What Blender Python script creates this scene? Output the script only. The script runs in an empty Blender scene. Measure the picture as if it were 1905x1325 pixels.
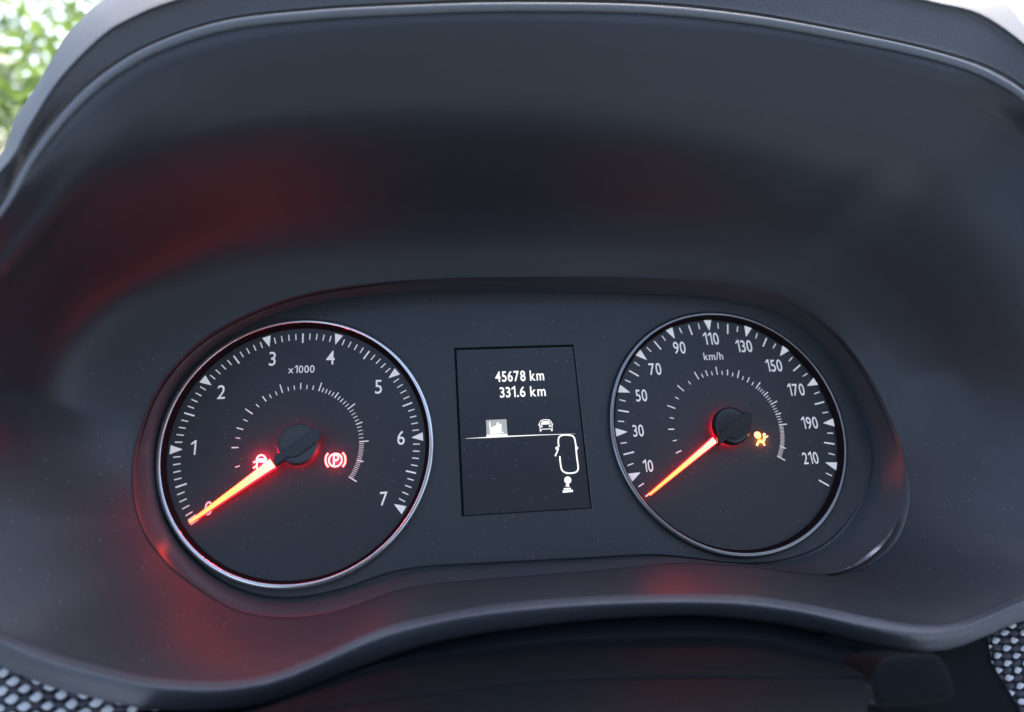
import bpy, bmesh, math, random
import numpy as np
from mathutils import Vector, Matrix
rnd = random.Random(7)
BAKE = {
  'cam_loc': [-1.01342,-1.29853,-6.31093],
  'cam_axes': [[0.988842,-0.07307,-0.129817],[0.015648,0.917567,-0.397274],[0.148144,0.39081,0.908472]],
  'cam_f': 1400.0,
  'cam_cy': -136.01324511495605,
  'dial': {"a":1.8354,"rr":1.0234,"l0":214.272,"ls":247.796,"r0":213.099,"rs":246.345,"rv":-0.0156,"tick":0.9698},
  'inner_l': [[196.28,0.474,0.5107],[178.51,0.4759,0.5331],[169.62,0.4781,0.5136],[160.88,0.4785,0.5344],[152.09,0.4798,0.515],[143.66,0.4804,0.5572],[134.85,0.4807,0.5125],[126.27,0.4809,0.5352],[120.5,0.48,0.5121],[114.51,0.4796,0.512],[108.79,0.4789,0.555],[102.75,0.4768,0.5121],[96.97,0.476,0.5113],[91.0,0.4762,0.5303],[85.12,0.4745,0.5092],[79.13,0.4749,0.5083],[72.95,0.4747,0.5502],[69.42,0.4751,0.5171],[65.89,0.4755,0.5175],[62.35,0.4758,0.5178],[58.82,0.4762,0.5182],[55.29,0.4766,0.5291],[51.7,0.4759,0.5179],[48.11,0.4752,0.5172],[44.52,0.4744,0.5164],[40.93,0.4737,0.5157],[37.34,0.473,0.5504],[33.76,0.4729,0.5149],[30.18,0.4728,0.5148],[26.61,0.4726,0.5146],[23.03,0.4725,0.5145],[19.45,0.4724,0.5292],[15.91,0.4724,0.5144],[12.36,0.4724,0.5144],[8.82,0.4723,0.5143],[5.27,0.4723,0.5143],[1.73,0.4723,0.5503],[-0.08,0.4729,0.5149],[-1.89,0.4735,0.5155],[-3.7,0.4742,0.5162],[-5.51,0.4748,0.5168],[-7.32,0.4754,0.5174],[-9.14,0.476,0.518],[-10.95,0.4766,0.5186],[-12.76,0.4773,0.5193],[-14.57,0.4779,0.5199],[-16.38,0.4785,0.5285],[-18.13,0.4779,0.5199],[-19.87,0.4773,0.5193],[-21.62,0.4766,0.5186],[-23.37,0.476,0.518],[-25.12,0.4754,0.5174],[-26.86,0.4748,0.5168],[-28.61,0.4742,0.5162],[-30.36,0.4735,0.5155],[-32.1,0.4729,0.5149],[-33.85,0.4723,0.5501]],
  'inner_r': [[201.01,0.4753,0.5399],[189.78,0.4797,0.5164],[178.53,0.4815,0.5468],[167.31,0.4853,0.5221],[156.47,0.4862,0.5697],[145.35,0.4883,0.5258],[134.38,0.4889,0.5714],[123.22,0.49,0.5279],[112.25,0.4915,0.5708],[106.62,0.4909,0.5263],[101.17,0.492,0.5474],[95.69,0.4912,0.5245],[90.07,0.4911,0.5693],[84.54,0.49,0.5261],[78.82,0.4894,0.549],[73.31,0.489,0.5271],[67.63,0.4907,0.571],[62.17,0.4895,0.5259],[56.45,0.4921,0.5471],[50.94,0.4916,0.5271],[45.6,0.4883,0.5661],[42.84,0.4886,0.5306],[40.09,0.4889,0.5309],[37.34,0.4891,0.5311],[34.58,0.4894,0.5406],[31.76,0.4893,0.5313],[28.94,0.4892,0.5312],[26.12,0.4891,0.5311],[23.3,0.489,0.5678],[20.47,0.488,0.53],[17.64,0.487,0.5291],[14.8,0.4861,0.5281],[11.97,0.4851,0.5416],[9.25,0.4842,0.5262],[6.53,0.4834,0.5254],[3.81,0.4826,0.5246],[1.09,0.4817,0.5631],[-0.33,0.4828,0.5248],[-1.74,0.4839,0.5259],[-3.16,0.485,0.527],[-4.58,0.4861,0.5282],[-6.0,0.4873,0.5293],[-7.41,0.4884,0.5304],[-8.83,0.4895,0.5315],[-10.25,0.4906,0.5357],[-11.7,0.4923,0.5343],[-13.15,0.494,0.536],[-14.6,0.4957,0.5377],[-16.05,0.4974,0.5394],[-17.49,0.4992,0.5412],[-18.94,0.5009,0.5429],[-20.39,0.5026,0.5446],[-21.84,0.5043,0.5548],[-23.4,0.4999,0.5419],[-24.97,0.4956,0.5376],[-26.53,0.4912,0.5332],[-28.1,0.4869,0.5289],[-29.66,0.4825,0.5245],[-31.23,0.4782,0.5202],[-32.79,0.4738,0.5534]],
  'num_l': [["0",-2.5055,-0.4452,0.1054],["1",-2.6583,0.0283,0.1117],["2",-2.4785,0.4797,0.1188],["3",-2.0853,0.7546,0.124],["4",-1.6051,0.7489,0.1253],["5",-1.2024,0.478,0.1223],["6",-1.0192,0.0344,0.1163],["7",-1.1632,-0.4478,0.109]],
  'num_r': [["10",1.0633,-0.303,0.1072],["30",1.0195,0.0021,0.1112],["50",1.0928,0.3129,0.1156],["70",1.2558,0.5507,0.1194],["90",1.5178,0.7454,0.1229],["110",1.8381,0.8224,0.1248],["130",2.1451,0.7409,0.1244],["150",2.3984,0.5446,0.1223],["170",2.5623,0.3095,0.1194],["190",2.6201,0.0008,0.1152],["210",2.5517,-0.3104,0.1107]],
  'unit_l': [[[-1.9517,0.6178,0.0],[-1.7357,0.6197,0.0]],[-1.9546,0.6863,0.0]],
  'unit_r': [[[1.7357,0.6173,0.0],[1.9211,0.6088,0.0]],[1.7488,0.6892,0.0]],
  'disp': [-0.0065,0.0842,0.5406,0.7121],
  'd_text1': [[-0.1996,0.4793],[0.2323,0.4782],[-0.1934,0.5754]],
  'd_text2': [[-0.1694,0.3389],[0.2339,0.3401],[-0.1631,0.4322]],
  'd_line': [[-0.4844,-0.0014],[-0.4204,-0.0003],[-0.3096,-0.0001],[-0.1274,0.0008],[0.1397,0.0003],[0.458,-0.0042]],
  'd_tab': [[-0.3025,0.1477],[-0.1271,0.1473],[-0.1278,0.0202],[-0.3053,0.0224]],
  'd_tabfoot': [[-0.3053,0.0224],[-0.1278,0.0202],[-0.1276,-0.0015],[-0.3085,-0.0025]],
  'd_chart_ax': [[-0.2723,0.1298],[-0.2713,0.0308],[-0.1604,0.0351]],
  'd_chart': [[-0.2648,0.0792],[-0.2392,0.0917],[-0.2182,0.0978],[-0.2107,0.1224],[-0.1975,0.1236],[-0.197,0.1058],[-0.1742,0.1089],[-0.177,0.0341],[-0.2678,0.0306]],
  'd_car_out': [[0.1576,0.0337],[0.1559,0.1022],[0.1715,0.1224],[0.1871,0.1278],[0.2173,0.1282],[0.2412,0.1254],[0.2551,0.1128],[0.264,0.0915],[0.2595,0.0321]],
  'd_car_bumper': [[0.1643,0.0423],[0.1739,0.049],[0.2039,0.0483],[0.246,0.0488],[0.2572,0.0399]],
  'd_car_glass': [[0.18,0.1161],[0.2403,0.1159],[0.2497,0.0879],[0.1654,0.088]],
  'd_car_lamp': [[0.1719,0.0729],[0.2441,0.0727]],
  'd_car_mirror': [[0.1492,0.0876],[0.2666,0.0872]],
  'd_car_feet': [[0.1596,0.0366],[0.2568,0.0352]],
  'd_top_right': [[0.3046,-0.1084],[0.3033,-0.0732],[0.3085,-0.0381],[0.3249,-0.0182],[0.3547,-0.0096],[0.3968,-0.0115],[0.432,-0.0214],[0.4476,-0.0446],[0.451,-0.0801],[0.4532,-0.1155]],
  'd_top_r2': [[0.4507,-0.1388],[0.4508,-0.2086],[0.4528,-0.2836],[0.4455,-0.3119],[0.423,-0.3279],[0.3751,-0.3322],[0.3402,-0.3264],[0.3155,-0.308],[0.3075,-0.2876],[0.3044,-0.2416],[0.3045,-0.1868]],
  'd_top_mir': [[0.4568,-0.1262],[0.2868,-0.1192]],
  'd_door': [[0.2981,-0.1256],[0.2654,-0.1849]],
  'd_ball': [[0.3527,-0.3877],[0.3496,-0.4175],[0.3432,-0.4396],[0.3413,-0.4574],[0.3433,-0.4777]],
  'ndl_l': {"root":[-2.0234,-0.1446,-0.1],"tip":[-2.6198,-0.5547,-0.06]},
  'ndl_r': {"root":[1.6539,-0.1334,-0.1],"tip":[1.0254,-0.5466,-0.06]},
  'arm': [[-2.0055,-0.1019],[-1.9563,-0.0637],[-1.8364,0.0181],[-1.7281,0.094],[-1.7078,0.1133],[-1.6905,0.1176],[-1.6599,0.0982],[-1.6563,0.0656],[-1.6644,0.0015],[-1.6836,-0.0047],[-1.7311,-0.0379],[-1.7916,-0.0809],[-1.8317,-0.1069],[-1.8588,-0.1133],[-1.9,-0.1071],[-1.9231,-0.1234],[-1.992,-0.1719],[-2.0064,-0.1539]],
  'brake_c': [[-1.5487,-0.1263],[-1.5011,-0.1286],[-1.5497,-0.0706]],
  'brake_arcL': [[-1.6068,-0.0678],[-1.6219,-0.0899],[-1.6265,-0.1224],[-1.6205,-0.1534],[-1.6043,-0.179]],
  'brake_arcR': [[-1.4921,-0.0689],[-1.4746,-0.0949],[-1.4688,-0.1271],[-1.4738,-0.1586],[-1.4905,-0.1826]],
  'brake_P': [[-1.56,-0.1678],[-1.5615,-0.086],[-1.5391,-0.0871],[-1.5254,-0.0992],[-1.5251,-0.1174],[-1.5384,-0.1281],[-1.5549,-0.1273]],
  'door_body': [[-2.1595,-0.1684],[-2.1637,-0.0946],[-2.1593,-0.0723],[-2.1426,-0.0588],[-2.1207,-0.0598],[-2.1023,-0.0752],[-2.0925,-0.0959],[-2.0905,-0.1341]],
  'door_bar': [[-2.1534,-0.0987],[-2.1009,-0.1013]],
  'door_w': [[-2.1903,-0.1156],[-2.1663,-0.1012]],
  'door_w2': [[-2.1891,-0.158],[-2.164,-0.1415]],
  'door_w3': [[-2.0876,-0.1051],[-2.0671,-0.1218]],
  'ab_bag': [[2.1029,-0.0895],[2.1379,-0.0911],[2.1102,-0.0551]],
  'ab_head': [[2.1661,-0.088],[2.1821,-0.0888]],
  'ab_body': [[2.1647,-0.1053],[2.1536,-0.135],[2.1363,-0.1514],[2.1028,-0.1477],[2.0752,-0.1807]],
  'ab_leg': [[2.1363,-0.1514],[2.1498,-0.1843]],
  'ab_arm': [[2.1719,-0.1143],[2.1975,-0.1025]],
  'glint_o': [[2.2808,-1.2676,-0.352],[2.3746,-1.2581,-0.352],[2.5646,-1.215,-0.352],[2.7433,-1.1277,-0.352],[2.8635,-1.0408,-0.352],[2.9395,-0.9643,-0.352],[3.0128,-0.8802,-0.352]],
  'glint_i': [[2.2912,-1.2636,-0.335],[2.3858,-1.2521,-0.335],[2.5464,-1.2049,-0.335],[2.7155,-1.1185,-0.335],[2.8597,-1.0288,-0.335],[2.9426,-0.9586,-0.335],[3.0195,-0.8787,-0.335]],
  'bez_in': [[-0.0077,1.3035,-0.02],[1.2619,1.2574,-0.02],[1.9391,1.189,-0.02],[2.503,1.0396,-0.02],[2.914,0.7051,-0.02],[3.1141,0.2309,-0.02],[3.1325,-0.2388,-0.02],[3.0106,-0.5622,-0.02],[2.7775,-0.8207,-0.02],[2.4781,-1.021,-0.02],[2.117,-1.1168,-0.02],[1.723,-1.1242,-0.02],[1.3755,-1.068,-0.02],[0.9727,-1.0085,-0.02],[0.2591,-0.9946,-0.02],[-0.5164,-0.9794,-0.02],[-0.8938,-0.9779,-0.02],[-1.1623,-1.0105,-0.02],[-1.4655,-1.0895,-0.02],[-1.7819,-1.1275,-0.02],[-2.0567,-1.0967,-0.02],[-2.3346,-0.9835,-0.02],[-2.5828,-0.7769,-0.02],[-2.7842,-0.4912,-0.02],[-2.8885,-0.1614,-0.02],[-2.9116,0.1778,-0.02],[-2.8394,0.4835,-0.02],[-2.6737,0.7436,-0.02],[-2.3893,0.9826,-0.02],[-1.9544,1.1789,-0.02],[-1.4517,1.2695,-0.02],[-0.8373,1.3038,-0.02]],
  'bez_out': [[-0.0432,1.332,-0.31],[0.9323,1.3164,-0.31],[1.8357,1.2483,-0.31],[2.4343,1.1145,-0.31],[2.8368,0.8154,-0.31],[3.0864,0.3752,-0.31],[3.204,-0.1137,-0.31],[3.2209,-0.5283,-0.31],[3.1446,-0.8102,-0.31],[2.9438,-1.0736,-0.31],[2.6362,-1.2378,-0.31],[2.3256,-1.2728,-0.31],[1.9938,-1.2303,-0.31],[1.6477,-1.1674,-0.31],[1.0853,-1.1061,-0.31],[0.6105,-1.1132,-0.31],[-0.0176,-1.1165,-0.31],[-0.5455,-1.1177,-0.31],[-0.8633,-1.1252,-0.31],[-1.0982,-1.1527,-0.31],[-1.4049,-1.2387,-0.31],[-1.6672,-1.2759,-0.31],[-1.9267,-1.2636,-0.31],[-2.1865,-1.1989,-0.31],[-2.4532,-1.039,-0.31],[-2.6894,-0.8438,-0.31],[-2.8804,-0.5929,-0.31],[-2.9787,-0.2827,-0.31],[-2.9852,0.0353,-0.31],[-2.8941,0.4066,-0.31],[-2.6854,0.7283,-0.31],[-2.3742,0.9717,-0.31],[-1.9155,1.1755,-0.31],[-1.3881,1.2786,-0.31],[-0.7494,1.3281,-0.31]],
  'lip_in': [[-0.1879,2.4359,-2.05],[0.8243,2.4412,-2.05],[1.6655,2.397,-2.05],[2.5151,2.2628,-2.05],[3.1003,2.0968,-2.05],[3.5655,1.9475,-1.98],[3.8783,1.6492,-1.95],[4.1725,0.9474,-1.9],[4.3024,0.1844,-1.75],[4.2897,-0.4836,-1.55],[4.1178,-1.0116,-1.35],[3.7754,-1.3239,-1.2],[3.283,-1.4959,-1.12],[2.742,-1.6382,-1.08],[2.4389,-1.6325,-1.05],[2.0737,-1.548,-1.03],[1.7172,-1.4504,-1.0],[1.3414,-1.3722,-1.0],[0.9627,-1.3316,-1.0],[0.5874,-1.3083,-1.0],[0.2177,-1.2952,-1.0],[-0.1457,-1.2921,-1.0],[-0.5022,-1.3019,-1.0],[-0.8514,-1.3336,-1.0],[-1.1906,-1.3889,-1.03],[-1.5138,-1.4954,-1.07],[-1.7607,-1.5674,-1.1],[-1.972,-1.5943,-1.12],[-2.1852,-1.5849,-1.12],[-2.4886,-1.54,-1.12],[-2.7943,-1.4503,-1.12],[-3.071,-1.3519,-1.12],[-3.3391,-1.2251,-1.15],[-3.5786,-1.056,-1.25],[-3.8459,-0.7291,-1.4],[-3.9725,-0.2764,-1.6],[-3.8291,0.0676,-1.8],[-3.6084,0.4427,-1.9],[-3.3446,0.8319,-1.95],[-3.1751,1.134,-1.98],[-2.9519,1.4554,-2.05],[-2.7378,1.7528,-2.05],[-2.436,2.0021,-2.05],[-2.0396,2.1695,-2.05],[-1.5129,2.2936,-2.05],[-0.8846,2.3791,-2.05]],
  'lip_a': [[-0.1853,2.6486,-2.15],[0.8291,2.678,-2.15],[1.6664,2.6138,-2.15],[2.5104,2.4626,-2.15],[3.1014,2.3189,-2.15],[3.503,2.1472,-2.15],[3.786,1.8534,-2.15],[4.2233,1.185,-2.05],[4.4454,0.2275,-1.85],[4.4164,-0.5114,-1.65],[4.2256,-1.0992,-1.42],[3.7704,-1.4495,-1.24],[3.2186,-1.5543,-1.17],[2.6924,-1.6974,-1.12],[2.3925,-1.6949,-1.09],[2.0323,-1.6114,-1.07],[1.6771,-1.5084,-1.05],[1.3068,-1.431,-1.05],[0.9341,-1.3873,-1.05],[0.5641,-1.3637,-1.05],[0.1996,-1.3502,-1.05],[-0.1586,-1.3466,-1.05],[-0.5102,-1.3557,-1.05],[-0.8545,-1.3863,-1.05],[-1.1894,-1.4491,-1.07],[-1.5077,-1.5492,-1.12],[-1.7509,-1.6218,-1.15],[-1.9595,-1.642,-1.17],[-2.1693,-1.638,-1.17],[-2.4684,-1.5934,-1.17],[-2.769,-1.5104,-1.17],[-3.0407,-1.4191,-1.17],[-3.3089,-1.2939,-1.19],[-3.5848,-1.126,-1.32],[-3.8904,-0.7624,-1.5],[-4.0436,-0.2915,-1.7],[-3.8813,0.0876,-1.95],[-3.6214,0.4817,-2.05],[-3.2759,0.9505,-2.15],[-3.1655,1.3237,-2.15],[-3.0081,1.6746,-2.15],[-2.8111,1.9589,-2.15],[-2.5291,2.2018,-2.15],[-2.1051,2.3999,-2.15],[-1.5087,2.5162,-2.15],[-0.8811,2.5897,-2.15]],
  'lip_out': [[-0.1649,2.7863,-2.07],[0.874,2.8183,-2.07],[1.7315,2.7537,-2.07],[2.5945,2.5941,-2.07],[3.1996,2.4474,-2.07],[3.649,2.2727,-2.07],[3.9417,1.9558,-2.07],[4.4007,1.2731,-1.98],[4.5972,0.2423,-1.8],[4.5662,-0.5459,-1.6],[4.3792,-1.211,-1.35],[3.9775,-1.6013,-1.07],[3.3237,-1.676,-0.99],[2.7813,-1.8066,-0.95],[2.4727,-1.807,-0.92],[2.1084,-1.7255,-0.89],[1.7447,-1.6165,-0.87],[1.3663,-1.53,-0.87],[0.9863,-1.4711,-0.87],[0.6058,-1.4494,-0.87],[0.2303,-1.4446,-0.87],[-0.1386,-1.453,-0.87],[-0.4996,-1.4707,-0.87],[-0.8527,-1.5069,-0.87],[-1.1958,-1.5782,-0.89],[-1.5237,-1.6788,-0.92],[-1.7717,-1.7409,-0.97],[-1.9856,-1.7631,-0.99],[-2.2008,-1.7583,-0.99],[-2.507,-1.7175,-0.99],[-2.8148,-1.6349,-0.99],[-3.0925,-1.5468,-0.99],[-3.3631,-1.4182,-1.02],[-3.7215,-1.2303,-1.12],[-4.019,-0.8038,-1.4],[-4.1909,-0.2656,-1.6],[-4.0217,0.1529,-1.85],[-3.7127,0.5448,-1.98],[-3.3457,1.0117,-2.07],[-3.2408,1.3967,-2.07],[-3.082,1.7595,-2.07],[-2.8799,2.0593,-2.07],[-2.5866,2.3132,-2.07],[-2.1473,2.5219,-2.07],[-1.5271,2.6477,-2.07],[-0.8772,2.7246,-2.07]],
  'sh_a': [[-4.0418,0.1687,-1.8],[-3.7488,0.5744,-1.95],[-3.3709,1.0369,-2.05],[-3.2653,1.4208,-2.05],[-3.1068,1.7901,-2.05],[-2.904,2.092,-2.05],[-2.6061,2.348,-2.05],[-2.1614,2.5633,-2.05],[-1.5338,2.6907,-2.05],[-0.876,2.769,-2.05],[-0.159,2.8316,-2.05],[0.8868,2.8646,-2.05],[1.7502,2.8,-2.05],[2.6191,2.6397,-2.05],[3.2378,2.4925,-2.05],[3.6952,2.3168,-2.05],[3.9993,1.9975,-2.05],[4.4821,1.3149,-1.95],[4.7515,0.2571,-1.75]],
  'sh_b': [[-4.1767,0.1891,-1.85],[-3.8927,0.6055,-2.0],[-3.3325,1.2701,-2.15],[-3.2406,1.5634,-2.15],[-3.1117,1.9539,-2.15],[-2.9223,2.2923,-2.15],[-2.7731,2.4474,-2.15],[-2.5303,2.6125,-2.15],[-2.0619,2.8065,-2.15],[-1.2182,2.972,-2.15],[-0.153,3.0905,-2.15],[1.1131,3.1368,-2.15],[2.2203,3.0921,-2.15],[2.9395,2.9977,-2.15],[3.2846,2.9148,-2.15],[3.7259,2.7689,-2.15],[4.1049,2.2437,-2.15],[4.6803,1.3577,-2.0],[5.0105,0.232,-1.8]],
  'sh_c': [[-4.4187,0.3073,-1.6],[-4.1047,0.7867,-1.75],[-3.7538,1.7626,-1.45],[-3.7078,2.0934,-1.45],[-3.5986,2.4244,-1.45],[-3.4782,2.866,-1.45],[-3.381,3.063,-1.45],[-3.2364,3.2579,-1.45],[-2.7521,3.6795,-1.45],[-1.389,3.9987,-1.45],[0.0161,4.1616,-1.45],[1.5251,4.2157,-1.45],[3.1702,4.1444,-1.45],[4.1762,3.9339,-1.45],[4.7056,3.6732,-1.45],[4.8627,3.3261,-1.45],[5.0829,2.7823,-1.45],[5.2149,1.5129,-1.75],[5.4425,0.3144,-1.55]],
  'sh_d': [[-3.9768,-0.2927,0.0],[-3.6942,0.1867,-0.15],[-3.3784,1.1626,0.15],[-3.337,1.4934,0.15],[-3.2387,1.8244,0.15],[-3.1304,2.266,0.15],[-3.0429,2.463,0.15],[-2.9128,2.6579,0.15],[-2.4769,3.0795,0.15],[-1.2501,3.3987,0.15],[0.0145,3.5616,0.15],[1.3726,3.6157,0.15],[2.8532,3.5444,0.15],[3.7586,3.3339,0.15],[4.235,3.0732,0.15],[4.3764,2.7261,0.15],[4.5746,2.1823,0.15],[4.6934,0.9129,-0.15],[4.8982,-0.2856,0.05]],
  'k0': [[-2.636,-1.7491,-0.85],[-2.4189,-1.7683,-0.85],[-2.1088,-1.7377,-0.85],[-1.5313,-1.6445,-0.85],[-0.991,-1.5125,-0.85],[-0.3157,-1.4365,-0.85],[0.6147,-1.43,-0.85],[1.3786,-1.5141,-0.85],[2.1369,-1.7086,-0.85],[2.5252,-1.7903,-0.85]],
  'k1': [[-2.5866,-1.7785,-1.0],[-2.3761,-1.7973,-1.0],[-2.0746,-1.7823,-1.0],[-1.5167,-1.6526,-1.0],[-1.0362,-1.567,-1.0],[-0.4134,-1.5554,-1.0],[0.1088,-1.5494,-1.0],[0.9086,-1.5923,-1.0],[1.3663,-1.6539,-1.0],[1.7676,-1.7703,-1.0],[2.1023,-1.8654,-1.0],[2.5157,-1.9707,-1.0]],
  'k1b': [[-2.5473,-1.8001,-1.12],[-2.3422,-1.8186,-1.12],[-2.0485,-1.8016,-1.12],[-1.5045,-1.679,-1.12],[-1.0362,-1.5934,-1.12],[-0.429,-1.5797,-1.12],[0.0801,-1.5743,-1.12],[0.8597,-1.6168,-1.12],[1.3057,-1.6771,-1.12],[1.6969,-1.7906,-1.12],[2.0231,-1.8835,-1.12],[2.428,-1.9801,-1.12]],
  'k2': [[-2.356,-1.9159,-1.7],[-2.1837,-1.8628,-1.7],[-1.9295,-1.7915,-1.7],[-1.4471,-1.7393,-1.7],[-1.0361,-1.7223,-1.7],[-0.5049,-1.706,-1.7],[-0.061,-1.7143,-1.7],[0.6185,-1.7602,-1.7],[1.0122,-1.793,-1.7],[1.3719,-1.8229,-1.7],[1.6746,-1.8508,-1.7],[2.0435,-1.904,-1.7]],
  'k3': [[-2.2434,-1.8616,-1.67],[-1.9353,-1.7971,-1.67],[-1.4499,-1.7422,-1.67],[-1.0363,-1.7251,-1.67],[-0.5016,-1.7086,-1.67],[-0.0548,-1.717,-1.67],[0.6291,-1.7632,-1.67],[1.0254,-1.7962,-1.67],[1.2791,-1.8173,-1.67],[1.6286,-1.8491,-1.67]],
  'k4': [[-1.9922,-2.3326,-2.4],[-1.7568,-2.1814,-2.4],[-1.3714,-2.0722,-2.4],[-1.039,-2.0669,-2.4],[-0.6121,-2.0897,-2.4],[-0.2559,-2.1048,-2.4],[0.2874,-2.1583,-2.4],[0.6023,-2.1893,-2.4],[0.8036,-2.2091,-2.4],[1.0813,-2.2365,-2.4]],
  'boss': [[1.6397,-1.8465,-1.72],[1.6317,-1.9228,-1.72],[1.6478,-1.9839,-1.72],[1.8737,-1.9953,-1.72],[2.0459,-1.9911,-1.72],[2.1151,-1.9695,-1.72],[2.1218,-1.8866,-1.72],[2.083,-1.7703,-1.72],[1.9519,-1.7427,-1.72],[1.7419,-1.7514,-1.72]],
  'panel_r': [[1.8239,-1.7163,-0.9],[2.1062,-1.7115,-0.9],[2.5,-1.7626,-0.9],[2.7496,-1.7617,-0.9],[3.0205,-1.7344,-0.9],[3.0068,-1.9283,-0.9],[3.0701,-2.1002,-0.9],[3.1261,-2.2839,-0.9],[3.1756,-2.6325,-0.9],[1.7397,-2.494,-0.9]],
  'fab_r': [[2.5733,-1.7441,-0.8],[4.7608,-1.3467,-0.8],[4.0604,-2.8291,-0.8],[2.2912,-2.6549,-0.8]],
  'fab_l': [[-4.2741,-1.0917,-0.8],[-2.121,-1.7121,-0.8],[-2.0839,-2.2242,-0.8],[-4.0532,-2.0303,-0.8]],
  'fabk_r': [[2.91,-1.7668,-0.8],[3.0575,-1.7818,-0.8],[2.9725,-1.8223,-0.8]],
  'fabk_l': [[-3.365,-1.5071,-0.8],[-3.227,-1.5104,-0.8],[-3.2933,-1.5575,-0.8]],
  'fabedge_l': [[-3.1736,-1.5114,-0.8],[-2.713,-1.7478,-0.8]],
}
import json
for _k in list(BAKE):
    if isinstance(BAKE[_k], str):
        BAKE[_k] = json.loads(BAKE[_k])
S = 0.048                      # one cluster unit (dial scale radius) in metres
TILT = math.radians(30)        # the cluster leans back
ORG = Vector((0, 0, 1.0))
BASE = Matrix.Translation(ORG) @ Matrix.Rotation(-TILT, 4, 'X')
C = bpy.context.scene.collection
sc = bpy.context.scene

def V(u, v, w):
    return Vector((u*S, w*S, v*S))

# ------------------------------------------------------------- camera
cam = bpy.data.cameras.new('camera')
co = bpy.data.objects.new('camera', cam)
C.objects.link(co)
r_, u_, f_ = [V(*a).normalized() for a in BAKE['cam_axes']]
m = Matrix.Identity(4)
for i in range(3):
    m[i][0] = r_[i]; m[i][1] = u_[i]; m[i][2] = -f_[i]
m.translation = V(*BAKE['cam_loc'])
co.matrix_world = BASE @ m
cam.sensor_fit = 'HORIZONTAL'
cam.sensor_width = 36
cam.lens = BAKE['cam_f']/1905*36
cam.shift_y = (BAKE['cam_cy'])/1905     # photograph cropped from a taller frame
cam.clip_start = 0.01
cam.clip_end = 500
cam.dof.use_dof = True
cam.dof.focus_distance = 6.35*S
cam.dof.aperture_fstop = 6.5
sc.camera = co

# ------------------------------------------------------------- sky, sun
w = bpy.data.worlds.new('World'); sc.world = w; w.use_nodes = True
nt = w.node_tree
bg = nt.nodes['Background']
sky = nt.nodes.new('ShaderNodeTexSky')
sky.sky_type = 'NISHITA'; sky.sun_disc = False
SUN_EL, SUN_AZ = math.radians(52), math.radians(24)       # azimuth from +Y towards +X
sky.sun_elevation = SUN_EL
sky.sun_rotation = SUN_AZ
sky.dust_density = 4.0
sky.ozone_density = .5
sky.air_density = .8
nt.links.new(sky.outputs[0], bg.inputs[0])
bg.inputs[1].default_value = 0.14
sl = bpy.data.lights.new('sun', 'SUN'); sl.energy = 3.4; sl.angle = math.radians(0.5); sl.color = (1, .95, .87)
so = bpy.data.objects.new('sun', sl); C.objects.link(so)
sd = Vector((math.sin(SUN_AZ)*math.cos(SUN_EL), math.cos(SUN_AZ)*math.cos(SUN_EL), math.sin(SUN_EL)))
so.rotation_euler = (-sd).to_track_quat('-Z', 'Y').to_euler()
so.location = (0, 0, 6)
sc.view_settings.view_transform = 'Standard'
sc.view_settings.look = 'None'
sc.view_settings.exposure = 2.3
sc.view_settings.gamma = 1

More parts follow.
